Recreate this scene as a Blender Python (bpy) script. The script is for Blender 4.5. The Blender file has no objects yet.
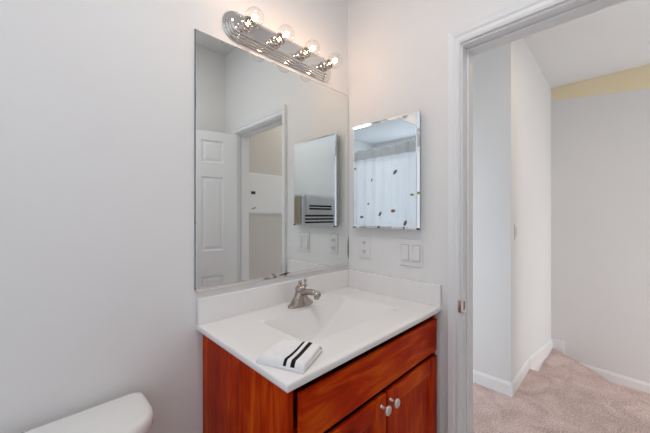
import bpy, bmesh, math, random
from mathutils import Vector, Matrix
random.seed(7)
PI = math.pi
SC = bpy.context.scene
COL = SC.collection

# ------------------------------------------------------------------ camera, world, lights, exposure
cam_d = bpy.data.cameras.new('camera')
cam_d.sensor_width = 36.0
cam_d.lens = 36.0 * 294.19 / 650.0
cam_d.shift_y = -1.05 / 650.0
cam_d.clip_start = 0.02
cam = bpy.data.objects.new('camera', cam_d)
cam.location = (-1.2011, -1.0343, 1.2618)
cam.rotation_euler = (PI / 2, 0, math.radians(45.18 - 90))
COL.objects.link(cam)
SC.camera = cam

w = bpy.data.worlds.new('world')
SC.world = w
w.use_nodes = True
w.node_tree.nodes['Background'].inputs[0].default_value = (0.8, 0.85, 1.0, 1)
w.node_tree.nodes['Background'].inputs[1].default_value = 0.3

SC.view_settings.view_transform = 'Standard'
SC.view_settings.look = 'None'
SC.view_settings.gamma = 1.0
SC.view_settings.use_curve_mapping = False
SC.view_settings.exposure = 0.0

def area(name, loc, rot, sx, sy, power, color):
    l = bpy.data.lights.new(name, 'AREA')
    l.shape = 'RECTANGLE'; l.size = sx; l.size_y = sy
    l.energy = power; l.color = color
    o = bpy.data.objects.new(name, l)
    o.location = loc; o.rotation_euler = rot
    COL.objects.link(o)
    return o

BULB_STRENGTH = 82.0
area('bath_ceiling_fill', (-0.92, -0.80, 2.585), (0, 0, 0), 0.30, 0.30, 6.2, (0.96, 0.975, 0.98))  # unseen overhead light, added to brighten the bathroom
area('bath_window_daylight', (-2.262, -0.72, 1.35), (0, -PI / 2, 0), 1.5, 0.90, 9.0, (0.78, 0.86, 1.0))
area('hall_ceiling_fill', (0.95, -1.15, 2.585), (0, 0, 0), 0.30, 0.30, 4.3, (1.0, 0.84, 0.68))  # unseen overhead light, added to brighten the hall
area('stairwell_fill', (2.2, -3.462, 0.60), (PI / 2, 0, 0), 0.9, 2.2, 28.5, (0.96, 0.985, 1.0))  # unseen source, added to brighten the stairwell walls
area('hall_side_fill', (0.13, 0.55, 0.95), (0, -PI / 2, 0), 1.8, 0.66, 11.8, (0.80, 0.91, 1.0))  # added fill for the lower hall walls; no doorway stands here

# ------------------------------------------------------------------ helpers
def mat(name, col, rough=0.5, metal=0.0, spec=0.5, emit=None, estr=0.0, coat=0.0):
    m = bpy.data.materials.new(name); m.use_nodes = True
    b = m.node_tree.nodes['Principled BSDF']
    b.inputs['Base Color'].default_value = (*col, 1)
    b.inputs['Roughness'].default_value = rough
    b.inputs['Metallic'].default_value = metal
    b.inputs['Specular IOR Level'].default_value = spec
    b.inputs['Coat Weight'].default_value = coat
    if emit:
        b.inputs['Emission Color'].default_value = (*emit, 1)
        b.inputs['Emission Strength'].default_value = estr
    return m

def noise_mat(name, c0, c1, scale=(8, 8, 8), nscale=1.0, detail=4, rough=0.5, bump=0.0, bscale=None, spec=0.5, coat=0.0, lo=0.3, hi=0.7, distort=0.0):
    m = mat(name, c0, rough, 0, spec, coat=coat)
    nt = m.node_tree; N = nt.nodes; L = nt.links
    b = N['Principled BSDF']
    tc = N.new('ShaderNodeTexCoord'); mp = N.new('ShaderNodeMapping')
    mp.inputs['Scale'].default_value = scale
    L.new(tc.outputs['Object'], mp.inputs['Vector'])
    nz = N.new('ShaderNodeTexNoise')
    nz.inputs['Scale'].default_value = nscale; nz.inputs['Detail'].default_value = detail
    nz.inputs['Distortion'].default_value = distort
    L.new(mp.outputs['Vector'], nz.inputs['Vector'])
    cr = N.new('ShaderNodeValToRGB')
    cr.color_ramp.elements[0].position = lo; cr.color_ramp.elements[0].color = (*c0, 1)
    cr.color_ramp.elements[1].position = hi; cr.color_ramp.elements[1].color = (*c1, 1)
    L.new(nz.outputs['Fac'], cr.inputs['Fac'])
    L.new(cr.outputs['Color'], b.inputs['Base Color'])
    if bump:
        n2 = N.new('ShaderNodeTexNoise'); n2.inputs['Scale'].default_value = bscale or 60
        n2.inputs['Detail'].default_value = 3
        L.new(tc.outputs['Object'], n2.inputs['Vector'])
        bp = N.new('ShaderNodeBump'); bp.inputs['Strength'].default_value = bump
        bp.inputs['Distance'].default_value = 0.004
        L.new(n2.outputs['Fac'], bp.inputs['Height'])
        L.new(bp.outputs['Normal'], b.inputs['Normal'])
    return m

M = {}
M['wall'] = noise_mat('wall_paint', (0.885, 0.875, 0.865), (0.895, 0.885, 0.875), (1, 1, 1), 3, 2, rough=0.85, bump=0.05, bscale=220, spec=0.2)
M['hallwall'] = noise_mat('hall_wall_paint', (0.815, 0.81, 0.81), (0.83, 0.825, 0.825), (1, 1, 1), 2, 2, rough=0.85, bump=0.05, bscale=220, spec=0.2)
M['ceil'] = noise_mat('ceiling_paint', (0.82, 0.82, 0.82), (0.84, 0.84, 0.84), (1, 1, 1), 3, 2, rough=0.9, spec=0.15)
M['tanwall'] = noise_mat('hall_end_wall_tone', (0.68, 0.65, 0.615), (0.695, 0.665, 0.63), (1, 1, 1), 2, 2, rough=0.85, bump=0.05, bscale=220, spec=0.2)  # darker and tanner than the other hall walls
M['trim'] = mat('white_semi_gloss_trim', (0.90, 0.90, 0.905), 0.5)
M['yellow'] = noise_mat('yellow_paint', (0.92, 0.80, 0.55), (0.94, 0.82, 0.58), (1, 1, 1), 4, 2, rough=0.85, spec=0.2)
M['tile'] = noise_mat('bath_floor_vinyl', (0.87, 0.86, 0.85), (0.90, 0.89, 0.88), (1, 1, 1), 6, 3, rough=0.4)
M['marble'] = noise_mat('cultured_marble', (0.93, 0.905, 0.89), (0.95, 0.93, 0.915), (1, 1, 1), 5, 3, rough=0.22, coat=0.2)
M['porcelain'] = mat('porcelain', (0.88, 0.88, 0.86), 0.12, coat=0.3)
M['chrome'] = mat('chrome', (0.76, 0.74, 0.72), 0.10, 1.0)
M['socketmetal'] = mat('socket_chrome', (0.56, 0.50, 0.45), 0.12, 1.0)
M['faucet'] = mat('darkened_chrome', (0.44, 0.385, 0.345), 0.13, 1.0)  # chrome colour darkened and browned to stand in for dark reflections
M['nickel'] = mat('satin_nickel', (0.72, 0.70, 0.67), 0.28, 1.0)
M['mirror'] = mat('mirror_silver', (0.81, 0.84, 0.825), 0.0, 1.0)
M['mirror2'] = mat('cabinet_mirror_silver', (0.86, 0.90, 0.92), 0.0, 1.0)
M['dark'] = mat('dark_edge', (0.03, 0.025, 0.02), 0.6)
M['glassedge'] = mat('mirror_backing_edge', (0.10, 0.11, 0.10), 0.4)
M['plastic'] = mat('white_plastic', (0.86, 0.855, 0.84), 0.35)
M['gap_shade'] = mat('rocker_gap_shade', (0.52, 0.51, 0.50), 0.6)  # flat grey standing in for the shaded gap round each rocker
M["slot"] = mat('outlet_slot', (0.12, 0.11, 0.10), 0.6)
M['panel'] = mat('white_panel_enamel', (0.88, 0.89, 0.90), 0.4)
M['blackplastic'] = mat('black_plastic', (0.01, 0.01, 0.012), 0.4)
M['towel'] = noise_mat('white_terry', (0.90, 0.895, 0.89), (0.93, 0.925, 0.92), (1, 1, 1), 60, 3, rough=0.95, bump=0.2, bscale=350, spec=0.1)
M['towel_flat'] = noise_mat('white_cotton_towel', (0.92, 0.92, 0.92), (0.95, 0.95, 0.95), (1, 1, 1), 60, 3, rough=0.95, spec=0.1)
M['stripe'] = noise_mat('black_terry', (0.018, 0.012, 0.012), (0.03, 0.02, 0.02), (1, 1, 1), 60, 3, rough=0.95, bump=0.5, bscale=350, spec=0.1)
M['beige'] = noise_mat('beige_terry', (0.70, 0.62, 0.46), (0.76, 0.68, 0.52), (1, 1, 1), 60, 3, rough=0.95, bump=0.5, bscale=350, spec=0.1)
M['lens'] = mat('opal_glass', (0.9, 0.9, 0.88), 0.4, emit=(1, 0.97, 0.93), estr=1.0)
M['leaf_olive'] = mat('leaf_print_olive', (0.33, 0.30, 0.13), 0.9)
M['leaf_brown'] = mat('leaf_print_brown', (0.36, 0.20, 0.13), 0.9)
M['leaf_grey'] = mat('leaf_print_grey', (0.16, 0.17, 0.19), 0.9)

def wood(name, c_dark, c_mid, c_light, grain):
    """cherry stain; grain axis is stretched"""
    m = mat(name, c_mid, 0.34, spec=0.06)
    nt = m.node_tree; N = nt.nodes; L = nt.links; b = N['Principled BSDF']
    tc = N.new('ShaderNodeTexCoord'); mp = N.new('ShaderNodeMapping')
    mp.inputs['Scale'].default_value = grain
    L.new(tc.outputs['Object'], mp.inputs['Vector'])
    n1 = N.new('ShaderNodeTexNoise'); n1.inputs['Scale'].default_value = 1.0; n1.inputs['Detail'].default_value = 7
    n1.inputs['Roughness'].default_value = 0.6; n1.inputs['Distortion'].default_value = 0.9
    L.new(mp.outputs['Vector'], n1.inputs['Vector'])
    n3 = N.new('ShaderNodeTexNoise'); n3.inputs['Scale'].default_value = 5.0; n3.inputs['Detail'].default_value = 2
    L.new(tc.outputs['Object'], n3.inputs['Vector'])
    mx = N.new('ShaderNodeMix'); mx.data_type = 'FLOAT'; mx.inputs['Factor'].default_value = 0.4
    L.new(n1.outputs['Fac'], mx.inputs['A']); L.new(n3.outputs['Fac'], mx.inputs['B'])
    cr = N.new('ShaderNodeValToRGB'); e = cr.color_ramp.elements
    e[0].position = 0.33; e[0].color = (*c_dark, 1)
    e[1].position = 0.69; e[1].color = (*c_light, 1)
    k = e.new(0.5); k.color = (*c_mid, 1)
    L.new(mx.outputs['Result'], cr.inputs['Fac'])
    L.new(cr.outputs['Color'], b.inputs['Base Color'])
    return m
CD, CM, CL = (0.24, 0.008, 0.0), (0.50, 0.030, 0.0005), (0.80, 0.135, 0.004)
M['wood_v'] = wood('cherry_wood_vertical_grain', CD, CM, CL, (34, 34, 3.2))
M['wood_h'] = wood('cherry_wood_horizontal_grain', CD, CM, CL, (4.0, 22, 22))

def carpet():
    m = mat('carpet_pile', (0.5, 0.35, 0.3), 1.0, spec=0.05)
    nt = m.node_tree; N = nt.nodes; L = nt.links; b = N['Principled BSDF']
    tc = N.new('ShaderNodeTexCoord')
    na = N.new('ShaderNodeTexNoise'); na.inputs['Scale'].default_value = 5; na.inputs['Detail'].default_value = 5; na.inputs['Distortion'].default_value = 1.0
    nb = N.new('ShaderNodeTexNoise'); nb.inputs['Scale'].default_value = 110; nb.inputs['Detail'].default_value = 3
    L.new(tc.outputs['Object'], na.inputs['Vector']); L.new(tc.outputs['Object'], nb.inputs['Vector'])
    mx = N.new('ShaderNodeMix'); mx.data_type = 'FLOAT'; mx.inputs['Factor'].default_value = 0.62
    L.new(na.outputs['Fac'], mx.inputs['A']); L.new(nb.outputs['Fac'], mx.inputs['B'])
    cr = N.new('ShaderNodeValToRGB'); e = cr.color_ramp.elements
    e[0].position = 0.36; e[0].color = (0.50, 0.36, 0.325, 1)
    e[1].position = 0.64; e[1].color = (0.94, 0.75, 0.70, 1)
    L.new(mx.outputs['Result'], cr.inputs['Fac']); L.new(cr.outputs['Color'], b.inputs['Base Color'])
    bp = N.new('ShaderNodeBump'); bp.inputs['Strength'].default_value = 0.7; bp.inputs['Distance'].default_value = 0.01
    L.new(nb.outputs['Fac'], bp.inputs['Height']); L.new(bp.outputs['Normal'], b.inputs['Normal'])
    return m
M['carpet'] = carpet()

def clear_glass():
    m = bpy.data.materials.new('clear_bulb_glass'); m.use_nodes = True
    nt = m.node_tree; N = nt.nodes; L = nt.links
    N.remove(N['Principled BSDF'])
    out = N['Material Output']
    tr = N.new('ShaderNodeBsdfTransparent'); tr.inputs[0].default_value = (0.97, 0.97, 0.96, 1)
    gl = N.new('ShaderNodeBsdfGlossy'); gl.inputs['Roughness'].default_value = 0.03
    lw = N.new('ShaderNodeLayerWeight'); lw.inputs['Blend'].default_value = 0.5
    pw = N.new('ShaderNodeMath'); pw.operation = 'POWER'; pw.inputs[1].default_value = 3.0
    L.new(lw.outputs['Facing'], pw.inputs[0])
    ml = N.new('ShaderNodeMath'); ml.operation = 'MULTIPLY_ADD'; ml.inputs[1].default_value = 0.55; ml.inputs[2].default_value = 0.03
    L.new(pw.outputs[0], ml.inputs[0])
    mx = N.new('ShaderNodeMixShader')
    L.new(ml.outputs[0], mx.inputs[0]); L.new(tr.outputs[0], mx.inputs[1]); L.new(gl.outputs[0], mx.inputs[2])
    L.new(mx.outputs[0], out.inputs[0])
    return m
M['bulbglass'] = clear_glass()
M['filament'] = mat('glowing_filament', (1, 0.9, 0.75), 0.5, emit=(1.0, 0.60, 0.36), estr=BULB_STRENGTH)

def cloth_translucent(name, col, trans):
    m = bpy.data.materials.new(name); m.use_nodes = True
    nt = m.node_tree; N = nt.nodes; L = nt.links
    N.remove(N['Principled BSDF']); out = N['Material Output']
    d = N.new('ShaderNodeBsdfDiffuse'); d.inputs[0].default_value = (*col, 1)
    t = N.new('ShaderNodeBsdfTranslucent'); t.inputs[0].default_value = (*col, 1)
    mx = N.new('ShaderNodeMixShader'); mx.inputs[0].default_value = trans
    L.new(d.outputs[0], mx.inputs[1]); L.new(t.outputs[0], mx.inputs[2]); L.new(mx.outputs[0], out.inputs[0])
    return m
M['curtain'] = cloth_translucent('white_shower_curtain_fabric', (0.90, 0.91, 0.93), 0.45)
M['sheer'] = cloth_translucent('grey_sheer_heading', (0.62, 0.63, 0.64), 0.4)

def world_off(o):
    v = Vector((0, 0, 0))
    while o is not None:
        v += o.location; o = o.parent
    return v

def obj(name, bm, m, parent=None, smooth=False, local=False, auto=None):
    if parent is not None and not local:
        off = world_off(parent)
        for v in bm.verts: v.co -= off
    bmesh.ops.recalc_face_normals(bm, faces=bm.faces)
    me = bpy.data.meshes.new(name); 
    if smooth:
        for f in bm.faces: f.smooth = True
    if smooth and auto:
        for e in bm.edges:
            if len(e.link_faces) == 2 and e.calc_face_angle(0) > auto: e.smooth = False
    bm.to_mesh(me); bm.free()
    for mm in (m if isinstance(m, (list, tuple)) else [m]): me.materials.append(mm)
    o = bpy.data.objects.new(name, me); COL.objects.link(o)
    if parent is not None: o.parent = parent
    return o

def tag(o, label, cat, group=None):
    o['label'] = label; o['category'] = cat
    if group: o['group'] = group
    return o
def thing(name, label, cat, loc=(0, 0, 0), rotz=0.0, group=None):
    o = bpy.data.objects.new(name, None); COL.objects.link(o)
    o.empty_display_size = 0.05
    o.location = loc; o.rotation_euler = (0, 0, rotz)
    return tag(o, label, cat, group)
def struct(name, bm, m, parent=None, smooth=False):
    o = obj(name, bm, m, parent, smooth)
    if parent is None: o['kind'] = 'structure'
    return o

def box(bm, x0, x1, y0, y1, z0, z1, bev=0.0, seg=2, mi=0):
    r = bmesh.ops.create_cube(bm, size=1.0)
    vs = r['verts']
    for v in vs:
        v.co = Vector(((x0 + x1) / 2 + v.co.x * (x1 - x0), (y0 + y1) / 2 + v.co.y * (y1 - y0), (z0 + z1) / 2 + v.co.z * (z1 - z0)))
    fs = set(f for v in vs for f in v.link_faces)
    for f in fs: f.material_index = mi
    if bev:
        es = list(set(e for v in vs for e in v.link_edges))
        r = bmesh.ops.bevel(bm, geom=es, offset=bev, segments=seg, affect='EDGES', profile=0.5)
        for f in r['faces']: f.material_index = mi
    return bm
def B(*a, **k): return box(bmesh.new(), *a, **k)

def prism(bm, pts, a0, a1, axis=2, mi=0):
    """closed outline extruded along axis; pts are 2-D in the other two axes (in x,y,z order)"""
    def co(p, a):
        if axis == 2: return (p[0], p[1], a)
        if axis == 1: return (p[0], a, p[1])
        return (a, p[0], p[1])
    v0 = [bm.verts.new(co(p, a0)) for p in pts]; v1 = [bm.verts.new(co(p, a1)) for p in pts]
    n = len(pts)
    fs = [bm.faces.new(v0), bm.faces.new(list(reversed(v1)))]
    for i in range(n): fs.append(bm.faces.new((v0[i], v1[i], v1[(i + 1) % n], v0[(i + 1) % n])))
    for f in fs: f.material_index = mi
    return bm

def loft(bm, rings, cap0=True, cap1=True, closed=True, mi=0):
    R = [[bm.verts.new(p) for p in r] for r in rings]
    n = len(R[0])
    for a, b in zip(R, R[1:]):
        for i in range(n if closed else n - 1):
            f = bm.faces.new((a[i], a[(i + 1) % n], b[(i + 1) % n], b[i])); f.material_index = mi
    if cap0: bm.faces.new(list(reversed(R[0]))).material_index = mi
    if cap1: bm.faces.new(R[-1]).material_index = mi
    return R

def lathe(bm, prof, c, axis=(0, 0, 1), n=24, mi=0):
    """prof: list of (radius, height along axis)"""
    ax = Vector(axis).normalized()
    u = ax.orthogonal().normalized(); v = ax.cross(u)
    rings = []
    for r, h in prof:
        rings.append([Vector(c) + ax * h + (u * math.cos(2 * PI * i / n) + v * math.sin(2 * PI * i / n)) * max(r, 1e-5) for i in range(n)])
    loft(bm, rings, mi=mi)
    return bm

def tube(bm, pts, rad, n=10, mi=0):
    pts = [Vector(p) for p in pts]
    rads = rad if isinstance(rad, (list, tuple)) else [rad] * len(pts)
    rings = []
    up = None
    for i, p in enumerate(pts):
        t = (pts[min(i + 1, len(pts) - 1)] - pts[max(i - 1, 0)]).normalized()
        if up is None: u = t.orthogonal().normalized()
        else: u = (up - t * up.dot(t)).normalized()
        up = u; v = t.cross(u)
        rings.append([p + (u * math.cos(2 * PI * k / n) + v * math.sin(2 * PI * k / n)) * rads[i] for k in range(n)])
    loft(bm, rings, mi=mi)
    return bm

def sphere(bm, c, r, seg=20, ring=12, sc=(1, 1, 1), mi=0):
    q = bmesh.ops.create_uvsphere(bm, u_segments=seg, v_segments=ring, radius=r)
    fs = set()
    for v in q['verts']:
        v.co = Vector((v.co.x * sc[0], v.co.y * sc[1], v.co.z * sc[2])) + Vector(c)
        fs.update(v.link_faces)
    for f in fs: f.material_index = mi; f.smooth = True
    return bm

def rrect(x0, x1, y0, y1, r, n=6):
    pts = []
    for cx, cy, a0 in ((x1 - r, y1 - r, 0), (x0 + r, y1 - r, PI / 2), (x0 + r, y0 + r, PI), (x1 - r, y0 + r, 1.5 * PI)):
        for k in range(n + 1):
            a = a0 + PI / 2 * k / n
            pts.append((cx + r * math.cos(a), cy + r * math.sin(a)))
    return pts

# ------------------------------------------------------------------ setting
H = 2.66            # ceiling height
XW, YW = -2.28, -1.43   # far ends of the bathroom
WT = 0.115          # partition thickness
YN, YF, ZD = -0.590, -1.240, 1.937   # door opening: near jamb, far jamb, head
HX, HY = 1.174, -0.491  # hall corner
SX = 2.85           # stairwell far wall
YE = -1.62          # hall end wall
YS = -3.50          # stairwell end

struct('floor', B(XW - 0.1, WT - 0.05, YW - 0.1, 0.1, -0.1, 0), M['tile'])
struct('wall_back', B(XW - 0.1, WT, 0, 0.1, 0, H), M['wall'])
struct('wall_front', B(XW - 0.1, 0.0, YW - 0.1, YW, 0, H), M['wall'])
struct('wall_left', B(XW - 0.1, XW, YW, 0, 0, H), M['wall'])
bm = bmesh.new()
box(bm, 0, WT, YN, 0.0, 0, H); box(bm, 0, WT, -1.62, YF, 0, H); box(bm, 0, WT, YF, YN, ZD, H)
struct('wall_right', bm, M['wall'])
struct('ceiling', B(XW - 0.1, WT, YW - 0.1, 0.1, H, H + 0.1), M['ceil'])
struct('ceiling_tub', B(XW, -1.50, YW, 0, 2.25, H), M['ceil'])
# hall and stairwell shell
bm = bmesh.new()
prism(bm, [(WT - 0.05, 1.0), (WT - 0.05, YE), (1.58, YE), (1.626, -1.166), (1.699, HY), (HX, HY), (HX, 1.0)], -0.19, 0.0)
struct('floor_hall', bm, M['carpet'])
struct('ceiling_hall', B(WT, SX + 0.1, YS - 0.1, 1.1, H, H + 0.1), M['ceil'])
struct('wall_hall', B(HX, HX + 0.1, HY + 0.1, 1.0, 0, H), M['hallwall'])
struct('wall_stair_side', B(HX, SX, HY, HY + 0.1, -0.8, H), M['hallwall'])
struct('wall_stair_far', B(SX, SX + 0.1, YS, HY + 0.1, -2.2, H), M['hallwall'])
struct('wall_stair_end', B(1.55, SX + 0.1, YS - 0.1, YS, -2.2, H), M['hallwall'])
struct('wall_hall_end', B(0.0, 1.58, YE - 0.1, YE, 0, H), M['tanwall'])
struct('wall_stair_inner', B(1.48, 1.58, YS, YE - 0.1, -2.2, H), M['hallwall'])
struct('wall_hall_rear', B(WT, HX + 0.1, 1.0, 1.1, 0, H), M['hallwall'])
struct('wall_hall_near', B(0.0, WT, 0.1, 1.0, 0, H), M['hallwall'])
# yellow band left along the top of the stair wall
bm = bmesh.new()
prism(bm, [(HY, 2.658), (-1.9, 2.658), (-1.9, 2.36), (-1.22, 2.44), (-0.9, 2.475), (HY, 2.53)], SX - 0.004, SX, axis=0)
struct('trim_1', bm, M['yellow'])

# winding stairs
def nosing_prism(pts, ztop, zbot):
    bm = bmesh.new()
    ring0 = pts
    vs = [bm.verts.new((p[0], p[1], ztop)) for p in pts]
    f = bm.faces.new(vs)
    r = bmesh.ops.extrude_face_region(bm, geom=[f])
    for v in r['geom']:
        if isinstance(v, bmesh.types.BMVert): v.co.z = zbot
    return bm
t2 = [(1.699, HY), (2.847, HY), (2.515, -0.856), (2.34, -0.989), (2.171, -1.191), (1.585, YE), (1.626, -1.166)]
t3 = [(2.847, HY), (2.847, -1.40), (1.585, YE), (2.171, -1.191), (2.34, -0.989), (2.515, -0.856)]
t4 = [(2.847, -1.40), (2.847, -2.0), (1.585, -1.90), (1.585, YE)]
t5 = [(2.847, -2.0), (2.847, YS), (1.585, YS), (1.585, -1.90)]
stairs = bpy.data.objects.new('staircase', None); COL.objects.link(stairs)
stairs.location = (2.2, -1.2, -0.2); stairs['kind'] = 'structure'
for pts, zt in ((t2, -0.19), (t3, -0.38), (t4, -0.57), (t5, -0.76)):
    obj('tread', nosing_prism(pts, zt, zt - 0.22), M['carpet'], stairs)
# rolled carpet nosings
def nosing(p, q, z):
    bm = bmesh.new(); tube(bm, [(p[0], p[1], z - 0.012), (q[0], q[1], z - 0.012)], 0.013, 10); return bm
obj('nosing', nosing((1.699, HY), (1.6, -1.45), 0.0), M['carpet'], stairs, True)
bm = bmesh.new(); tube(bm, [(x, y, -0.203) for x, y in ((2.847, HY), (2.515, -0.856), (2.34, -0.989), (2.171, -1.191), (1.585, YE))], 0.013, 10)
obj('nosing', bm, M['carpet'], stairs, True)

# baseboards
def baseboard_profile(h=0.092, t=0.013):
    return [(0, 0), (t, 0), (t, h * 0.80), (t * 0.75, h * 0.88), (t * 0.45, h * 0.94), (t * 0.35, h), (0, h)]
def baseboard(name, p, q, nrm, h=0.092, zo=0.0, zq=None):
    """runs p to q with its back on the wall, front along nrm"""
    bm = bmesh.new(); rings = []
    for e, z in ((p, zo), (q, zo if zq is None else zq)):
        rings.append([(e[0] + nrm[0] * d, e[1] + nrm[1] * d, z + hh) for d, hh in baseboard_profile(h)])
    loft(bm, rings)
    return struct(name, bm, M['trim'])
baseboard('baseboard_hall', (HX, HY), (HX, 1.0), (-1, 0))
baseboard('baseboard_hall_return', (HX - 0.013, HY), (1.70, HY), (0, -1))
baseboard('baseboard_stair', (1.715, HY), (SX, HY), (0, -1), h=0.14, zo=-0.05, zq=-0.235)
struct('baseboard_stair_block', B(SX - 0.013, SX, -0.605, HY, -0.25, -0.088, bev=0.003), M['trim'])
baseboard('baseboard_stair_far', (SX, -0.605), (SX, -1.9), (-1, 0), h=0.13, zo=-0.395, zq=-0.45)
baseboard('baseboard_hall_end', (WT, YE), (1.58, YE), (0, 1))
baseboard('baseboard_front', (-1.45, YW), (0, YW), (0, 1))
baseboard('baseboard_back', (-1.45, 0), (-0.80, 0), (0, -1))

# door trim: casing, jambs and stops round the opening
def casing(side):
    """profiled casing on the bathroom (side=-1) or hall (side=1) face, mitred at the corners"""
    prof = [(0.003, 0.0), (0.003, 0.009), (0.010, 0.013), (0.020, 0.012), (0.025, 0.016), (0.036, 0.018), (0.045, 0.020), (0.045, 0.0)]
    x = 0.0 if side < 0 else WT
    bm = bmesh.new(); rings = []
    for (sy, z, up) in ((YN, 0.0, 0), (YN, ZD, 1), (YF, ZD, 1), (YF, 0.0, 0)):
        out = 1 if sy == YN else -1
        rings.append([(x + side * t, sy + out * d, z + (d * 1.35 if up else 0)) for d, t in prof])
    loft(bm, rings)
    return bm
struct('trim_2', casing(-1), M['trim'])
struct('trim_3', casing(1), M['trim'])
bm = bmesh.new()
box(bm, 0.0, WT, YN - 0.004, YN + 0.0, 0, ZD); box(bm, 0.0, WT, YF, YF + 0.004, 0, ZD); box(bm, 0.0, WT, YF, YN, ZD - 0.004, ZD)
box(bm, 0.042, 0.075, YN - 0.013, YN - 0.004, 0, ZD - 0.013, bev=0.002); box(bm, 0.042, 0.075, YF + 0.004, YF + 0.013, 0, ZD - 0.013, bev=0.002)
box(bm, 0.042, 0.075, YF + 0.004, YN - 0.004, ZD - 0.013, ZD - 0.004, bev=0.002)
struct('trim_4', bm, M['trim'])

# six-panel door, open into the bathroom (seen in the mirror)
DW, DT, DH = 0.632, 0.035, 1.915
dr = bpy.data.objects.new('door_1', None); COL.objects.link(dr)
dr.location = (-0.004, YF + 0.006, 0.008); dr.rotation_euler = (0, 0, math.radians(180 + 14)); dr['kind'] = 'structure'
def door_slab():
    bm = bmesh.new()
    core = 0.010
    box(bm, 0, DW, -DT + core, -core, 0, DH)
    st, mul = 0.105, 0.09
    cols = [(st, DW / 2 - mul / 2), (DW / 2 + mul / 2, DW - st)]
    rows = [(0.22, 0.78), (0.975, 1.56), (1.67, 1.845)]
    for ya, yb in ((-core, 0.0), (-DT, -DT + core)):
        box(bm, 0, st, ya, yb, 0, DH); box(bm, DW - st, DW, ya, yb, 0, DH); box(bm, DW / 2 - mul / 2, DW / 2 + mul / 2, ya, yb, 0, DH)
        zs = [0] + [v for r in rows for v in r] + [DH]
        for i in range(0, len(zs), 2):
            for c0, c1 in ((st, DW / 2 - mul / 2), (DW / 2 + mul / 2, DW - st)):
                box(bm, c0, c1, ya, yb, zs[i], zs[i + 1])
        for c0, c1 in cols:
            for r0, r1 in rows:
                o = 1 if ya == -core else -1
                base = -core if o > 0 else -DT + core
                rg = [[(c0 + d, base + o * t, r0 + d), (c1 - d, base + o * t, r0 + d), (c1 - d, base + o * t, r1 - d), (c0 + d, base + o * t, r1 - d)]
                      for d, t in ((0.0, 0.0095), (0.008, 0.001), (0.016, 0.001), (0.034, 0.007))]
                loft(bm, rg, cap0=False)
    return bm
obj('slab', door_slab(), M['trim'], dr, local=True)
for s in (1, -1):
    bm = bmesh.new()
    y0 = 0.0 if s > 0 else -DT
    lathe(bm, [(0.0, 0), (0.032, 0), (0.032, 0.006), (0.012, 0.010), (0.011, 0.03), (0.024, 0.038), (0.029, 0.052), (0.022, 0.066), (0.0, 0.07)], (DW - 0.06, y0, 0.90), (0, s, 0), 20)
    obj('door_knob', bm, M['nickel'], dr, True, local=True)
for z in (0.2, 0.95, 1.72):
    bm = bmesh.new(); lathe(bm, [(0.0, 0), (0.006, 0), (0.006, 0.085), (0, 0.085)], (-0.004, 0.006, z), (0, 0, 1), 10)
    obj('hinge', bm, M['nickel'], dr, True, local=True)

# ------------------------------------------------------------------ wall mirror
MX0, MZ0, MZ1 = -0.804, 1.006, 1.900
mr = thing('wall_mirror', 'large frameless mirror on the wall above the vanity backsplash', 'mirror', (-0.40, -0.003, MZ0))
obj('backing', B(MX0 - 0.0025, -0.0015, -0.0035, -0.0005, MZ0 - 0.001, MZ1 + 0.0025), M['glassedge'], mr)
obj('mirror_glass', B(MX0, -0.003, -0.006, -0.0036, MZ0, MZ1, bev=0.0008, seg=1), M['mirror'], mr)
bm = bmesh.new()
box(bm, MX0, -0.003, -0.0095, -0.0005, MZ0 - 0.008, MZ0 - 0.0012); box(bm, MX0, -0.003, -0.0095, -0.0062, MZ0 - 0.0012, MZ0 + 0.004)
obj('bottom_channel', bm, M['chrome'], mr)
# blackened silvering along the lower and right edges
def blot(bm, x0, x1, z0, z1, n=9):
    top = [(x0 + (x1 - x0) * k / n, z0 + (z1 - z0) * math.sin(PI * k / n) * random.uniform(0.6, 1.0)) for k in range(n + 1)]
    pts = top + [(x1, z0 - 0.0005), (x0, z0 - 0.0005)]
    prism(bm, pts, -0.0068, -0.0062, axis=1)
bm = bmesh.new()
prism(bm, [(-0.462, MZ0 - 0.003), (-0.44, MZ0 - 0.001), (-0.40, MZ0 + 0.003), (-0.40, MZ0 + 0.0045), (-0.43, MZ0 + 0.005), (-0.45, MZ0 + 0.0025)], -0.0101, -0.0096, axis=1)
obj('worn_silvering', bm, M['dark'], mr)['label'] = 'blackened spot along the lower mirror edge'
bm = bmesh.new()
prism(bm, [(-0.003, 1.03), (-0.003, 1.15), (-0.006, 1.13), (-0.009, 1.09), (-0.008, 1.06), (-0.005, 1.035)], -0.0068, -0.0062, axis=1)
obj('worn_silvering', bm, M['dark'], mr)['label'] = 'blackened spot along the right mirror edge'

# ------------------------------------------------------------------ medicine cabinet
CY0, CY1, CZ0, CZ1 = -0.431, -0.064, 1.201, 1.711
mc = thing('medicine_cabinet', 'frameless mirrored medicine cabinet on the wall beside the big mirror', 'cabinet', (0, -0.24, CZ0))
obj('cabinet_body', B(-0.028, -0.0005, CY0 + 0.012, CY1 - 0.012, CZ0 + 0.012, CZ1 - 0.012), M['plastic'], mc)
obj('door_backing', B(-0.0325, -0.028, CY0, CY1, CZ0, CZ1), M['glassedge'], mc)
bm = bmesh.new()
rg = []
for d, x in ((0.0, -0.0326), (0.0, -0.034), (0.010, -0.0365)):
    rg.append([(x, CY0 + d, CZ0 + d), (x, CY1 - d, CZ0 + d), (x, CY1 - d, CZ1 - d), (x, CY0 + d, CZ1 - d)])
loft(bm, rg)
obj('mirror_door', bm, M['mirror2'], mc)
bm = bmesh.new()
box(bm, -0.0375, -0.0365, CY0 - 0.0005, CY0 + 0.013, CZ0 - 0.001, CZ0 + 0.006)
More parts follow.
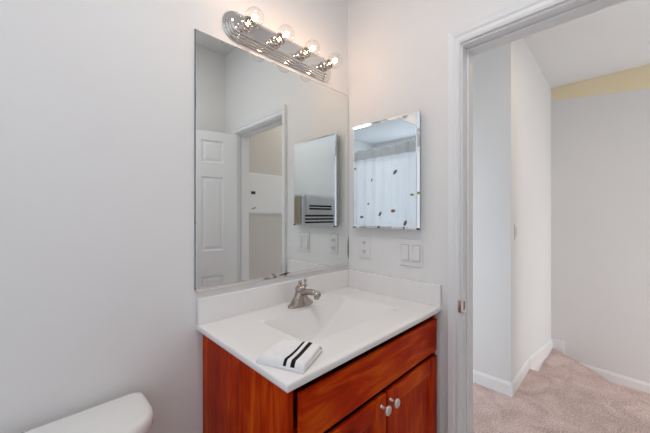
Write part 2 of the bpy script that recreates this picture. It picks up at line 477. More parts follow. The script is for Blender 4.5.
obj('worn_silvering', bm, M['dark'], mc)['label'] = 'blackened lower right corner'
bm = bmesh.new()
box(bm, -0.0370, -0.0360, CY1 - 0.020, CY1, CZ0 - 0.001, CZ0 + 0.003)
obj('worn_silvering', bm, M['dark'], mc)['label'] = 'blackened lower left corner'

# ------------------------------------------------------------------ vanity cabinet
VX0, VX1, VY = -0.779, -0.003, -0.485
CT = 0.885
vc = thing('vanity_cabinet', 'reddish cherry wood vanity cabinet with two doors under the white sink top', 'cabinet', (-0.395, -0.25, 0))
bm = bmesh.new()
box(bm, VX0, VX0 + 0.018, VY, -0.002, 0.0, CT - 0.0205, bev=0.001, seg=1)
box(bm, VX1 - 0.018, VX1, VY, -0.002, 0.0, CT - 0.0205)
box(bm, VX0 + 0.018, VX1 - 0.018, -0.014, -0.002, 0.10, CT - 0.0205)
box(bm, VX0 + 0.018, VX1 - 0.018, VY + 0.002, -0.014, 0.10, 0.118)
obj('body', bm, M['wood_v'], vc)
obj('toe_kick', B(VX0 + 0.018, VX1 - 0.018, VY + 0.06, VY + 0.075, 0.0, 0.10), M['wood_h'], vc)
obj('rail', B(VX0 + 0.018, VX1 - 0.018, VY + 0.030, VY + 0.048, 0.69, 0.725), M['wood_h'], vc)
FY0, FY1 = VY - 0.021, VY - 0.007
bm = bmesh.new(); box(bm, -0.757, -0.032, FY0, FY1, 0.713, 0.842, bev=0.004)
obj('false_drawer_front', bm, M['wood_h'], vc)
def panel_door(x0, x1, z0, z1):
    st = 0.058
    bm = bmesh.new()
    box(bm, x0, x0 + st, FY0, FY1, z0, z1, bev=0.003); box(bm, x1 - st, x1, FY0, FY1, z0, z1, bev=0.003)
    return bm, st
for x0, x1, kx, lab in ((-0.757, -0.3985, -0.426, 'left'), (-0.3925, -0.032, -0.376, 'right')):
    z0, z1 = 0.115, 0.694
    bm, st = panel_door(x0, x1, z0, z1)
    d = obj('door', bm, M['wood_v'], vc)
    obj('rail', B(x0 + st, x1 - st, FY0, FY1, z0, z0 + st, bev=0.003), M['wood_h'], d)
    obj('rail', B(x0 + st, x1 - st, FY0, FY1, z1 - st, z1, bev=0.003), M['wood_h'], d)
    bm = bmesh.new()
    box(bm, x0 + st - 0.004, x1 - st + 0.004, FY0 + 0.007, FY1 - 0.001, z0 + st - 0.004, z1 - st + 0.004)
    # sloped moulding round the recessed panel
    rg = [[(x0 + st + q, FY0 + t, z0 + st + q), (x1 - st - q, FY0 + t, z0 + st + q), (x1 - st - q, FY0 + t, z1 - st - q), (x0 + st + q, FY0 + t, z1 - st - q)]
          for q, t in ((-0.001, 0.002), (0.006, 0.004), (0.012, 0.0068))]
    loft(bm, rg, cap0=False, cap1=False)
    obj('center_panel', bm, M['wood_v'], d)
    bm = bmesh.new()
    lathe(bm, [(0, 0), (0.0075, 0), (0.0065, 0.004), (0.005, 0.014), (0.009, 0.018), (0.0145, 0.021), (0.0155, 0.024), (0.014, 0.0275), (0.008, 0.030), (0, 0.031)], (kx, FY0, 0.662), (0, -1, 0), 20)
    k = obj('knob', bm, M['nickel'], d, True, auto=0.9)

# ------------------------------------------------------------------ vanity top with moulded basin
TX0, TX1, TY0 = -0.800, -0.001, -0.512
vt = thing('vanity_sink', 'white cultured marble sink top resting on the cherry vanity cabinet', 'countertop', (-0.40, -0.25, CT - 0.02))
BX0, BX1, BY0, BY1 = -0.628, -0.165, -0.395, -0.139
def sst(t):
    t = max(0.0, min(1.0, t)); return t * t * (3 - 2 * t)
def smin(a, b, k=0.25):
    h = max(k - abs(a - b), 0) / k
    return min(a, b) - h * h * k * 0.25
def basin(x, y):
    if not (BX0 < x < BX1 and BY0 < y < BY1): return 0.0
    a = (x - BX0) / 0.07; b = (BX1 - x) / 0.33; c = (y - BY0) / 0.06; d = (BY1 - y) / 0.075
    m = smin(smin(a, c, 0.12), smin(b, d, 0.06), 0.12)
    m = max(0.0, min(1.0, m))
    return -0.118 * (1 - (1 - m) ** 1.6)
def axis_vals(a0, a1, b0, b1, n1, n2, n3):
    L = [a0 + (b0 - a0) * i / n1 for i in range(n1)]
    L += [b0 + (b1 - b0) * i / n2 for i in range(n2)]
    L += [b1 + (a1 - b1) * i / n3 for i in range(n3 + 1)]
    return L
xs = axis_vals(TX0 + 0.004, TX1, BX0, BX1, 6, 64, 6); ys = axis_vals(TY0 + 0.004, -0.001, BY0, BY1, 5, 44, 5)
bm = bmesh.new()
G = [[bm.verts.new((x, y, CT + basin(x, y))) for y in ys] for x in xs]
for i in range(len(xs) - 1):
    for j in range(len(ys) - 1): bm.faces.new((G[i][j], G[i + 1][j], G[i + 1][j + 1], G[i][j + 1]))
loop = [G[i][0] for i in range(len(xs))] + [G[-1][j] for j in range(1, len(ys))] + [G[i][-1] for i in range(len(xs) - 2, -1, -1)] + [G[0][j] for j in range(len(ys) - 2, 0, -1)]
prev = loop
for k, (d, dz) in enumerate(((0.0028, -0.0012), (0.004, -0.004), (0.004, -0.0155), (0.002, -0.0195), (-0.03, -0.0200))):
    cur = []
    for v in loop:
        x, y = v.co.x, v.co.y
        if abs(x - xs[0]) < 1e-6: x -= d
        if abs(y - ys[0]) < 1e-6: y -= d
        if d < 0:
            if abs(v.co.x - xs[-1]) < 1e-6: x += d
            if abs(v.co.y - ys[-1]) < 1e-6: y += d
        cur.append(bm.verts.new((x, y, CT + dz)))
    n = len(loop)
    for q in range(n): bm.faces.new((prev[q], prev[(q + 1) % n], cur[(q + 1) % n], cur[q]))
    prev = cur
obj('sink_deck', bm, M['marble'], vt, True, auto=0.9)
obj('backsplash', B(TX0, TX1, -0.017, -0.001, CT - 0.001, 0.975, bev=0.003), M['marble'], vt)
obj('side_splash', B(-0.017, -0.001, TY0, -0.0175, CT - 0.001, 0.975, bev=0.003), M['marble'], vt)
bm = bmesh.new(); lathe(bm, [(0, 0.001), (0.012, 0.001), (0.014, 0.004), (0.021, 0.004), (0.022, 0.0)], (-0.50, -0.27, CT - 0.117), (0, 0, 1), 24)
obj('drain', bm, M['chrome'], vt, True, auto=0.8)

# ------------------------------------------------------------------ faucet
FX, FYc = -0.404, -0.088
fa = thing('faucet', 'chrome single lever faucet at the back of the sink top', 'faucet', (FX, FYc, CT))
def oval(cx, cy, z, a, b, n=28, e=2.0):
    return [(cx + a * math.copysign(abs(math.cos(2 * PI * i / n)) ** (2 / e), math.cos(2 * PI * i / n)), cy + b * math.copysign(abs(math.sin(2 * PI * i / n)) ** (2 / e), math.sin(2 * PI * i / n)), z) for i in range(n)]
bm = bmesh.new()
loft(bm, [oval(FX, FYc, CT + z, a, b) for z, a, b in ((0.0, 0.064, 0.028), (0.006, 0.065, 0.029), (0.011, 0.060, 0.0275), (0.020, 0.048, 0.026), (0.032, 0.036, 0.025), (0.044, 0.028, 0.024), (0.056, 0.0235, 0.0225), (0.060, 0.021, 0.020))])
obj('base', bm, M['faucet'], fa, True, auto=1.0)
bm = bmesh.new()
rings = []
for y, z, a, b in ((0.004, 0.050, 0.018, 0.016), (-0.025, 0.060, 0.0165, 0.014), (-0.055, 0.067, 0.015, 0.012), (-0.085, 0.069, 0.0140, 0.0115), (-0.104, 0.066, 0.0135, 0.0115), (-0.112, 0.062, 0.010, 0.008)):
    rings.append([(FX + a * math.cos(2 * PI * i / 16), FYc + y, CT + z + b * math.sin(2 * PI * i / 16)) for i in range(16)])
loft(bm, rings)
obj('spout', bm, M['faucet'], fa, True, auto=1.2)
bm = bmesh.new(); lathe(bm, [(0, 0), (0.0105, 0), (0.0105, 0.012), (0, 0.012)], (FX, FYc - 0.098, CT + 0.046), (0, 0, 1), 16)
obj('aerator', bm, M['faucet'], fa, True, auto=0.8)
bm = bmesh.new()
lathe(bm, [(0, 0.058), (0.021, 0.058), (0.0235, 0.064), (0.0225, 0.076), (0.015, 0.084), (0, 0.087)], (FX, FYc, CT), (0, 0, 1), 24)
rings = []
for t, a, b in ((0.0, 0.011, 0.008), (0.4, 0.009, 0.006), (0.8, 0.010, 0.005), (1.0, 0.009, 0.0045), (1.05, 0.005, 0.002)):
    cx, cy, cz = FX - 0.006 - 0.010 * t, FYc - 0.006 - 0.008 * t, CT + 0.074 + 0.034 * t
    rings.append([(cx + a * math.cos(2 * PI * i / 12), cy + b * math.sin(2 * PI * i / 12) , cz + 0.2 * b * math.sin(2 * PI * i / 12)) for i in range(12)])
loft(bm, rings)
obj('handle', bm, M['faucet'], fa, True, auto=1.2)
bm = bmesh.new()
lathe(bm, [(0, 0), (0.0028, 0), (0.0028, 0.058), (0.007, 0.062), (0.008, 0.068), (0.0065, 0.074), (0.003, 0.077), (0.003, 0.082), (0.006, 0.085), (0.0072, 0.091), (0.005, 0.097), (0, 0.098)], (-0.371, FYc + 0.010, CT + 0.010), (0, 0, 1), 12)
obj('lift_rod', bm, M['faucet'], fa, True, auto=1.2)

# ------------------------------------------------------------------ folded hand towel on the sink top
def folded_towel():
    """local frame: u along the folds (towards the back), v across; two doubled layers"""
    bm = bmesh.new()
    A = Vector((-0.797, -0.377, 0)); Bq = Vector((-0.679, -0.328, 0)); Cq = Vector((-0.638, -0.452, 0)); D = Vector((-0.748, -0.502, 0))
    nu, nv = 26, 44
    stripes = ((0.605, 0.655), (0.76, 0.84))
    def P(u, v, z):
        a = A.lerp(Bq, u); b = D.lerp(Cq, u)
        p = a.lerp(b, v); return Vector((p.x, p.y, z))
    def top(u, v):
        e = min(u, 1 - u) * 9
        ez = 1 - (1 - min(1, e)) ** 2.5 * 0.6
        base = 0.019 + 0.006 * v + 0.0018 * math.sin(5 * u + 4 * v) + 0.0012 * math.sin(17 * v + 2 * u)
        ev = min(v * 7, 1.0)
        base *= 0.42 + 0.58 * (1 - (1 - ev) ** 2)
        return base * ez
    V = {}
    rows = []
    for i in range(nu + 1):
        u = i / nu; r = []
        # rounded roll at the front (v = 1), layers tucked beneath
        for j in range(nv + 1):
            v = j / nv * 0.97
            r.append((P(u, v, CT + 0.0005 + top(u, v)), v))
        zt = top(u, 0.97)
        for k in range(1, 7):
            a = PI / 2 - PI * k / 12
            r.append((P(u, 0.97 + 0.06 * math.cos(a), CT + 0.0005 + zt * 0.74 + zt * 0.26 * math.sin(a)), 1.0))
        for k in range(1, 3): r.append((P(u, 1.03 - 0.025 * k, CT + 0.0005 + zt * (0.74 - 0.05 * k)), 1.0))
        for k in range(0, 7):
            a = PI / 2 - PI * k / 6
            r.append((P(u, 0.985 + 0.05 * math.cos(a), CT + 0.0005 + zt * 0.32 + zt * 0.30 * math.sin(a)), 1.0))
        r.append((P(u, 0.0, CT + 0.0005), 1.0))
        rows.append(r)
    VV = [[bm.verts.new(p) for p, _ in r] for r in rows]
    n = len(VV[0])
    for i in range(nu):
        for j in range(n):
            j2 = (j + 1) % n
            f = bm.faces.new((VV[i][j], VV[i + 1][j], VV[i + 1][j2], VV[i][j2]))
            vv = (rows[i][j][1] + rows[i][j2][1]) / 2
            if j < nv and any(s0 <= vv <= s1 for s0, s1 in stripes): f.material_index = 1
    bm.faces.new(VV[0]); bm.faces.new(list(reversed(VV[-1])))
    return bm
tw = obj('hand_towel', folded_towel(), [M['towel'], M['stripe']], None, True, auto=1.2)
tag(tw, 'folded white hand towel with two black stripes on the front corner of the sink top', 'towel')

# ------------------------------------------------------------------ vanity light bar
LX0, LX1, LZ = -0.708, -0.136, 1.977
lb = thing('vanity_light_bar', 'chrome light bar with four clear globe bulbs above the big mirror', 'light fixture', (-0.424, 0, LZ))
def stadium(x0, x1, z, r, y, n=14):
    pts = []
    for k in range(n + 1):
        a = -PI / 2 + PI * k / n; pts.append((x1 - r + r * math.cos(a), y, z + r * math.sin(a)))
    for k in range(n + 1):
        a = PI / 2 + PI * k / n; pts.append((x0 + r + r * math.cos(a), y, z + r * math.sin(a)))
    return pts
bm = bmesh.new(); rings = []
R0 = 0.057
for d, y in ((0, -0.0005), (0, -0.006), (0.003, -0.009), (0.008, -0.009), (0.009, -0.014), (0.012, -0.016), (0.016, -0.016), (0.017, -0.021), (0.020, -0.023), (0.024, -0.023), (0.025, -0.028), (0.029, -0.030)):
    rings.append(stadium(LX0 + d, LX1 - d, LZ, R0 - d, y))
loft(bm, rings)
obj('back_plate', bm, M['chrome'], lb, True, auto=0.45)
bm = bmesh.new()
for xe, s in ((LX0 + R0, -1), (LX1 - R0, 1)):
    for sz in (-1, 1):
        bm = bmesh.new(); tube(bm, [(xe, -0.007, LZ + sz * (R0 - 0.0005)), (xe, -0.017, LZ + sz * (R0 - 0.013)), (xe, -0.031, LZ + sz * (R0 - 0.027))], 0.0022, 8)
        obj('end_cap_seam', bm, M['chrome'], lb, True)
BXS = (-0.634, -0.4935, -0.353, -0.2125)
for bx in BXS:
    bm = bmesh.new()
    lathe(bm, [(0, 0.0), (0.024, 0.0), (0.0245, 0.004), (0.022, 0.007), (0.0205, 0.010), (0.0205, 0.034), (0.022, 0.038), (0.021, 0.041), (0.016, 0.041), (0.015, 0.03), (0, 0.03)], (bx, -0.0301, LZ - 0.004), (0, -1, 0), 28)
    so = obj('socket', bm, M['socketmetal'], lb, True, auto=0.6)
    bm = bmesh.new()
    R = 0.033; c = 0.074
    prof = [(0.0, 0.045), (0.0125, 0.045), (0.0128, 0.052)]
    for k in range(3, 17):
        a = PI * k / 16; prof.append((R * math.sin(a), c - R * math.cos(a)))
    prof[-1] = (0.0, prof[-1][1])
    lathe(bm, prof, (bx, -0.0301, LZ - 0.002), (0, -1, 0), 28, mi=0)
    for f in bm.faces: f.smooth = True
    sphere(bm, (bx, -0.0301 - c, LZ - 0.002), 0.0105, 12, 8, (0.9, 1.3, 0.9), mi=1)
    tube(bm, [(bx, -0.077, LZ), (bx, -0.0301 - c + 0.010, LZ)], [0.004, 0.002], 8, mi=0)
    obj('bulb', bm, [M['bulbglass'], M['filament']], so, True)['label'] = 'clear globe bulb glowing warm white'

# ------------------------------------------------------------------ outlet and switches on the right wall
ol = thing('wall_outlet', 'white duplex outlet under the left side of the medicine cabinet', 'outlet', (0, -0.118, 1.10))
obj('cover_plate', B(-0.006, -0.0005, -0.149, -0.082, 1.046, 1.158, bev=0.0025), M['plastic'], ol)
for z in (1.080, 1.124):
    bm = bmesh.new()
    prism(bm, [(p[0], p[1]) for p in rrect(-0.132, -0.099, z - 0.0145, z + 0.0145, 0.008)], -0.0085, -0.006, axis=0)
    rc = obj('receptacle', bm, M['plastic'], ol)
    bm = bmesh.new()
    for a in ((-0.1235, -0.1205, -0.004, 0.007), (-0.1115, -0.1085, -0.004, 0.007), (-0.118, -0.114, -0.010, -0.006)):
        obj('slot', B(-0.0092, -0.0084, a[0], a[1], z + a[2], z + a[3]), M['slot'], rc)
def rocker_plate(root, x, y0, y1, z0, z1, n):
    """plate on a wall facing -x"""
    obj('cover_plate', B(x - 0.006, x - 0.0005, y0, y1, z0, z1, bev=0.0025), M['plastic'], root)
    w_ = (y1 - y0) / n; zc = (z0 + z1) / 2
    for k in range(n):
        yc = y0 + w_ * (k + 0.5)
        bm = bmesh.new()
        hw = min(0.0165, w_ * 0.36)
        obj('gap_shade', B(x - 0.0064, x - 0.0059, yc - hw - 0.0022, yc + hw + 0.0022, zc - 0.0355, zc + 0.0355), M['gap_shade'], root)  # grey strip painted as the shade in the rocker gap
        prism(bm, [(x - 0.006, zc - 0.033), (x - 0.012, zc - 0.033), (x - 0.009, zc), (x - 0.0075, zc + 0.033), (x - 0.006, zc + 0.033)], yc - hw, yc + hw, axis=1)
        obj('rocker', bm, M['plastic'], root)
sw = thing('light_switch', 'white double rocker switch under the right side of the medicine cabinet', 'light switch', (0, -0.372, 1.09))
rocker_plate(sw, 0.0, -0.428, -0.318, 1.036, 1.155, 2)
hs = thing('light_switch', 'white switch plate on the hall side wall beyond the door', 'light switch', (1.30, HY, 1.14))
obj('cover_plate', B(1.265, 1.335, HY - 0.006, HY - 0.0005, 1.085, 1.20, bev=0.0025), M['plastic'], hs)
obj('rocker', B(1.284, 1.316, HY - 0.011, HY - 0.006, 1.11, 1.175, bev=0.002), M['plastic'], hs)

# strike plate on the near jamb
sp = thing('strike_plate', 'small metal strike plate on the white door jamb beside the vanity', 'strike plate', (0.012, YN - 0.004, 0.905))
bm = bmesh.new()
yj = YN - 0.0042
rg = []
box(bm, 0.000, 0.030, yj - 0.0015, yj, 0.876, 0.934)
box(bm, -0.0148, 0.001, yj - 0.001, yj + 0.001, 0.884, 0.926)
box(bm, -0.0150, -0.0135, yj - 0.001, yj + 0.013, 0.882, 0.930, bev=0.0005, seg=1)
obj('plate', bm, M['nickel'], sp)
obj('latch_hole', B(0.006, 0.018, yj - 0.0022, yj - 0.0012, 0.888, 0.922), M['slot'], sp)

# ------------------------------------------------------------------ toilet
to = thing('toilet', 'white toilet against the wall left of the vanity', 'toilet', (-1.19, -0.35, 0))
def tank_outline(x0, x1, y0, y1, r, bow, n=8):
    pts = []
    q = 0.028
    for k in range(6):
        a = PI / 2 * k / 5; pts.append((x1 - q + q * math.cos(a), y1 - q + q * math.sin(a)))
    for k in range(6):
        a = PI / 2 + PI / 2 * k / 5; pts.append((x0 + q + q * math.cos(a), y1 - q + q * math.sin(a)))
    for k in range(n + 1):
        a = PI + PI / 2 * k / n; pts.append((x0 + r + r * math.cos(a), y0 + r + r * math.sin(a)))
    for k in range(1, 8):
        t = k / 8; pts.append((x0 + r + (x1 - x0 - 2 * r) * t, y0 - bow * math.sin(PI * t)))
    for k in range(n + 1):
        a = 1.5 * PI + PI / 2 * k / n; pts.append((x1 - r + r * math.cos(a), y0 + r + r * math.sin(a)))
    return pts
TXa, TXb = -1.412, -0.968
bm = bmesh.new(); rings = []
for d, z in ((0.010, 0.704), (0.002, 0.706), (0.0, 0.712), (0.0, 0.733), (0.003, 0.741), (0.009, 0.7455), (0.018, 0.7475)):
    rings.append([(x, y, z) for x, y in tank_outline(TXa + d, TXb - d, -0.205 + d, -0.022 - d, 0.075, 0.012)])
loft(bm, rings)
obj('tank_lid', bm, M['porcelain'], to, True, auto=0.9)
bm = bmesh.new(); rings = []
for d, z in ((0.03, 0.37), (0.022, 0.38), (0.018, 0.50), (0.012, 0.704)):
    rings.append([(x, y, z) for x, y in tank_outline(TXa + d, TXb - d, -0.205 + d, -0.022 - 0.003, 0.065, 0.010)])
loft(bm, rings)
obj('tank', bm, M['porcelain'], to, True, auto=0.9)
bm = bmesh.new()
tube(bm, [(-1.36, -0.200, 0.645), (-1.36, -0.218, 0.645), (-1.35, -0.222, 0.645), (-1.30, -0.224, 0.640), (-1.275, -0.224, 0.636)], [0.008, 0.008, 0.006, 0.006, 0.007], 10)
obj('flush_lever', bm, M['chrome'], to, True)
def egg(cx, cy, z, a, bf, bb, n=32):
    return [(cx + a * math.cos(2 * PI * i / n), cy + (bb if math.sin(2 * PI * i / n) > 0 else bf) * math.sin(2 * PI * i / n), z) for i in range(n)]
TC = -1.19
bm = bmesh.new()
loft(bm, [egg(TC, y, z, a, f_, b_) for y, z, a, f_, b_ in ((-0.33, 0.001, 0.105, 0.20, 0.22), (-0.33, 0.03, 0.10, 0.19, 0.215), (-0.34, 0.12, 0.085, 0.16, 0.20), (-0.38, 0.22, 0.11, 0.20, 0.24), (-0.42, 0.31, 0.165, 0.265, 0.27), (-0.43, 0.365, 0.183, 0.285, 0.30), (-0.43, 0.378, 0.180, 0.282, 0.30), (-0.43, 0.378, 0.135, 0.225, 0.17), (-0.43, 0.30, 0.11, 0.19, 0.13), (-0.41, 0.20, 0.05, 0.07, 0.06))])
obj('bowl', bm, M['porcelain'], to, True, auto=1.0)
bm = bmesh.new()
loft(bm, [egg(TC, -0.445, z, a, f_, b_) for z, a, f_, b_ in ((0.379, 0.182, 0.275, 0.20), (0.383, 0.187, 0.28, 0.203), (0.394, 0.185, 0.278, 0.201), (0.397, 0.178, 0.27, 0.195))])
obj('seat', bm, M['porcelain'], to, True, auto=1.0)
bm = bmesh.new()
loft(bm, [egg(TC, -0.445, z, a, f_, b_) for z, a, f_, b_ in ((0.398, 0.18, 0.272, 0.20), (0.402, 0.186, 0.279, 0.203), (0.412, 0.184, 0.277, 0.201), (0.417, 0.17, 0.26, 0.19), (0.419, 0.10, 0.16, 0.12))])
obj('seat_lid', bm, M['porcelain'], to, True, auto=1.0)

# ------------------------------------------------------------------ tub and shower curtain (seen in the cabinet mirror)
tb_ = thing('bathtub', 'white bathtub behind the leaf print shower curtain', 'bathtub', (-1.93, -0.715, 0))
bm = bmesh.new()
x0, x1, y0, y1 = XW + 0.003, -1.575, YW + 0.003, -0.003
rings = [[(p[0], p[1], z) for p in rrect(x0 + d, x1 - d, y0 + d, y1 - d, r)] for d, z, r in
         ((0.0, 0.0, 0.01), (0.0, 0.40, 0.01), (0.006, 0.415, 0.012), (0.07, 0.415, 0.06), (0.085, 0.40, 0.08), (0.12, 0.12, 0.12), (0.17, 0.075, 0.12))]
loft(bm, rings)
obj('tub_shell', bm, M['porcelain'], tb_, True, auto=0.8)

RZ = 1.958
sr = thing('shower_rod', 'chrome shower rod holding the white leaf print curtain', 'curtain rod', (-1.535, -0.715, RZ))
bm = bmesh.new(); tube(bm, [(-1.535, YW + 0.002, RZ), (-1.535, -0.002, RZ)], 0.0125, 14)
obj('rod', bm, M['chrome'], sr, True, auto=0.8)
for y, s in ((YW + 0.001, 1), (-0.001, -1)):
    bm = bmesh.new(); lathe(bm, [(0, 0), (0.032, 0), (0.03, 0.008), (0.018, 0.014), (0.016, 0.02), (0.0126, 0.02)], (-1.535, y, RZ), (0, s, 0), 20)
    obj('flange', bm, M['chrome'], sr, True, auto=0.6)
def cwave(y, z):
    t = (z - 0.15) / 1.8
    return -1.535 + 0.011 * math.sin(2 * PI * y / 0.135 + 0.6 * math.sin(5 * y)) + 0.005 * math.sin(2 * PI * y / 0.061 + 1.0)
cu = thing('shower_curtain', 'white shower curtain with scattered leaf prints hanging from the rod', 'curtain', (-1.535, -0.715, 0.15))
def sheet(z0, z1, nz, y0=-1.405, y1=-0.02, ny=220, amp=1.0, off=0.0):
    bm = bmesh.new()
    g = []
    for i in range(ny + 1):
        y = y0 + (y1 - y0) * i / ny
        g.append([bm.verts.new((-1.535 + off + (cwave(y, 0) + 1.535) * amp, y, z0 + (z1 - z0) * k / nz + (0.004 * math.sin(y * 40) if k == nz and z1 > 1.95 else 0))) for k in range(nz + 1)])
    for i in range(ny):
        for k in range(nz): bm.faces.new((g[i][k], g[i + 1][k], g[i + 1][k + 1], g[i][k + 1]))
    return bm
obj('fabric', sheet(0.17, 1.94, 4), M['curtain'], cu, True)
obj('heading', sheet(1.885, 1.994, 2, off=0.034), M['sheer'], cu, True)['label'] = 'grey sheer band along the curtain top'
leaves = [(-1.16, 1.80, 0), (-0.916, 1.649, 0), (-0.623, 1.709, 2), (-0.439, 1.468, 0), (-0.972, 1.392, 0), (-1.057, 1.244, 1), (-0.81, 1.278, 2), (-0.647, 1.309, 1), (-0.506, 1.184, 1),
          (-0.25, 1.75, 1), (-0.14, 1.45, 2), (-0.28, 1.22, 0), (-1.30, 1.55, 2), (-1.25, 1.0, 0), (-0.9, 0.95, 1), (-0.55, 0.9, 2), (-0.2, 0.95, 0), (-1.1, 0.65, 2), (-0.7, 0.6, 0), (-0.35, 0.62, 1), (-1.3, 0.4, 1), (-0.85, 0.35, 2), (-0.5, 0.32, 0)]
for ly, lz, mi in leaves:
    bm = bmesh.new()
    ang = random.uniform(-0.9, 0.9) + PI / 4; Lh = random.uniform(0.026, 0.033) * (0.8 if mi == 0 else 1.1); Wd = Lh * 0.52
    n = 12; ctr = None
    us = [(-1 + 2 * k / n) for k in range(n + 1)]
    def pt(u, s):
        wd = Wd * (1 - u * u) ** 0.9 * (1.0 + 0.15 * u)
        a, b = u * Lh, s * wd
        y = ly + a * math.cos(ang) - b * math.sin(ang); z = lz + a * math.sin(ang) + b * math.cos(ang)
        return (cwave(y, z) + 0.0025, y, z)
    A_ = [bm.verts.new(pt(u, 1)) for u in us[1:-1]]; C_ = [bm.verts.new(pt(u, -1)) for u in us[1:-1]]; Mi = [bm.verts.new(pt(u, 0)) for u in us]
    for S_ in (A_, C_):
        bm.faces.new((Mi[0], Mi[1], S_[0]))
        for k in range(len(S_) - 1): bm.faces.new((Mi[k + 1], Mi[k + 2], S_[k + 1], S_[k]))
        bm.faces.new((Mi[-2], Mi[-1], S_[-1]))
    obj('leaf_print', bm, [M['leaf_olive'], M['leaf_brown'], M['leaf_grey']][mi], cu)

# window over the tub lets the daylight in (behind the curtain)
wn = bpy.data.objects.new('window_1', None); COL.objects.link(wn); wn.location = (XW, -0.72, 1.35); wn['kind'] = 'structure'
bm = bmesh.new()
for a in ((-1.22, -1.17, 0.56, 2.14), (-0.27, -0.22, 0.56, 2.14), (-1.17, -0.27, 0.56, 0.60), (-1.17, -0.27, 2.10, 2.14)):
    box(bm, XW + 0.001, XW + 0.022, a[0], a[1], a[2], a[3], bev=0.003)
obj('window_frame', bm, M['trim'], wn)
w2 = bpy.data.objects.new('stair_fill_window', None); COL.objects.link(w2); w2.location = (2.2, YS, 0.60); w2['kind'] = 'structure'  # unseen window frame, added round the stairwell fill light
bm = bmesh.new()
for a in ((1.70, 1.75, -0.55, 1.75), (2.65, 2.70, -0.55, 1.75), (1.75, 2.65, -0.55, -0.50), (1.75, 2.65, 1.70, 1.75)):
    box(bm, a[0], a[1], YS + 0.001, YS + 0.022, a[2], a[3], bev=0.003)
obj('window_frame', bm, M['trim'], w2)

# ------------------------------------------------------------------ towel bar and towels on the front wall (seen in the mirrors)
TBZ, TBY = 1.462, YW + 0.062
tbar = thing('towel_bar', 'chrome towel bar on the wall opposite the vanity, holding striped towels', 'towel bar', (-1.10, YW, TBZ))
bm = bmesh.new(); tube(bm, [(-1.44, TBY, TBZ), (-0.785, TBY, TBZ)], 0.008, 12)
obj('bar', bm, M['chrome'], tbar, True, auto=0.8)
for x in (-1.435, -0.79):
    bm = bmesh.new(); lathe(bm, [(0, 0.0005), (0.022, 0.0005), (0.021, 0.008), (0.011, 0.014), (0.010, 0.055), (0.013, 0.06), (0.013, 0.072), (0, 0.074)], (x, YW, TBZ), (0, 1, 0), 18)
    obj('post', bm, M['chrome'], tbar, True, auto=0.7)
def hung_towel(x0, x1, zb, zbb, off, stripes, conv):
    """cloth folded over the bar"""
    prof = []
    r = 0.0105 + off
    for k in range(31): prof.append((TBY + r + 0.004 * math.sin(k / 30 * PI), zb + (TBZ - zb) * k / 30))
    for k in range(1, 9):
        a = PI * k / 9; prof.append((TBY + r * math.cos(a), TBZ + r * math.sin(a)))
    for k in range(16): prof.append((TBY - r + (2 * r - 0.008) * conv * min(1.0, k / 5.0), TBZ + (zbb - TBZ) * k / 15))
    bm = bmesh.new(); nx = 24; th = 0.003
    outer = []
    for i in range(nx + 1):
        x = x0 + (x1 - x0) * i / nx
        outer.append([bm.verts.new((x, y + 0.002 * math.sin(i * 0.9), z)) for y, z in prof])
    for i in range(nx):
        for k in range(len(prof) - 1):
            f = bm.faces.new((outer[i][k], outer[i + 1][k], outer[i + 1][k + 1], outer[i][k + 1]))
            zc = (prof[k][1] + prof[k + 1][1]) / 2; xc = (i + 0.5) / nx
            if k < 30 and any(s0 < zc < s1 and 0.10 < xc < 0.92 for s0, s1 in stripes): f.material_index = 1
    bmesh.ops.solidify(bm, geom=bm.faces, thickness=th)
    return bm
bt = obj('bath_towel', hung_towel(-1.415, -0.885, 0.93, 1.05, 0.001, ((1.247, 1.262), (1.216, 1.234), (1.178, 1.200)), 1.0), [M['towel_flat'], M['stripe']], None, True)
tag(bt, 'larger white towel with three black stripes on the towel bar in the mirror', 'towel')
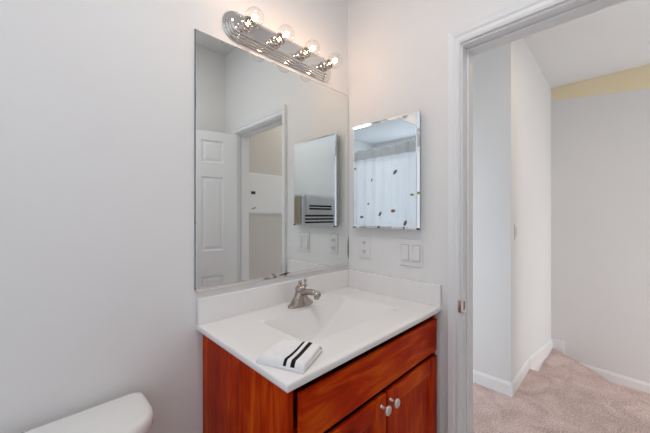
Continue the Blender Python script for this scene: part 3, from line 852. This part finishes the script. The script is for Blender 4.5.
ht = obj('hand_towel', hung_towel(-1.36, -0.945, 1.275, 1.30, 0.013, ((1.358, 1.373), (1.322, 1.344)), 0.0), [M['towel_flat'], M['stripe']], None, True)
tag(ht, 'smaller white towel with two black stripes hung over the larger one', 'towel')
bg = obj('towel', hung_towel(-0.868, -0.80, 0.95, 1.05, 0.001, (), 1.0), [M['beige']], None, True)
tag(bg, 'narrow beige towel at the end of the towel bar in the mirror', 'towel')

# ------------------------------------------------------------------ electrical panel on the hall end wall (seen in the mirror)
ep = thing('electrical_panel', 'white electrical panel door on the hall end wall, seen in the mirror', 'electrical panel', (0.58, YE, 1.28))
obj('panel_frame', B(0.318, 0.83, YE + 0.0005, YE + 0.012, 1.278, 1.695, bev=0.003), M['panel'], ep)
obj('panel_door', B(0.330, 0.818, YE + 0.012, YE + 0.018, 1.292, 1.680, bev=0.003), M['panel'], ep)
obj('latch', B(0.358, 0.406, YE + 0.018, YE + 0.022, 1.478, 1.506, bev=0.001, seg=1), M['blackplastic'], ep)
bm = bmesh.new()
for k in range(5): box(bm, 0.366 + 0.010 * k, 0.373 + 0.010 * k, YE + 0.0178, YE + 0.0186, 1.322 + 0.003 * k, 1.336 + 0.003 * k)
obj('maker_mark', bm, M['slot'], ep)

# ------------------------------------------------------------------ unseen ceiling lamps, added to light the bathroom and hall
for (x, y), lab in (((-0.92, -0.80), 'added round opal ceiling lamp in the bathroom, out of view'), ((0.95, -1.15), 'added round opal ceiling lamp in the hall, out of view')):
    cl = thing('ceiling_fill_lamp', lab, 'ceiling light', (x, y, H))
    bm = bmesh.new(); lathe(bm, [(0, 0), (0.19, 0), (0.19, -0.03), (0.18, -0.035), (0, -0.035)], (x, y, H - 0.0005), (0, 0, 1), 32)
    obj('canopy', bm, M['nickel'], cl, True, auto=0.6)
    bm = bmesh.new(); lathe(bm, [(0, -0.035), (0.175, -0.035), (0.172, -0.05), (0.15, -0.062), (0, -0.068)], (x, y, H - 0.0005), (0, 0, 1), 32)
    obj('diffuser', bm, M['lens'], cl, True, auto=0.9)
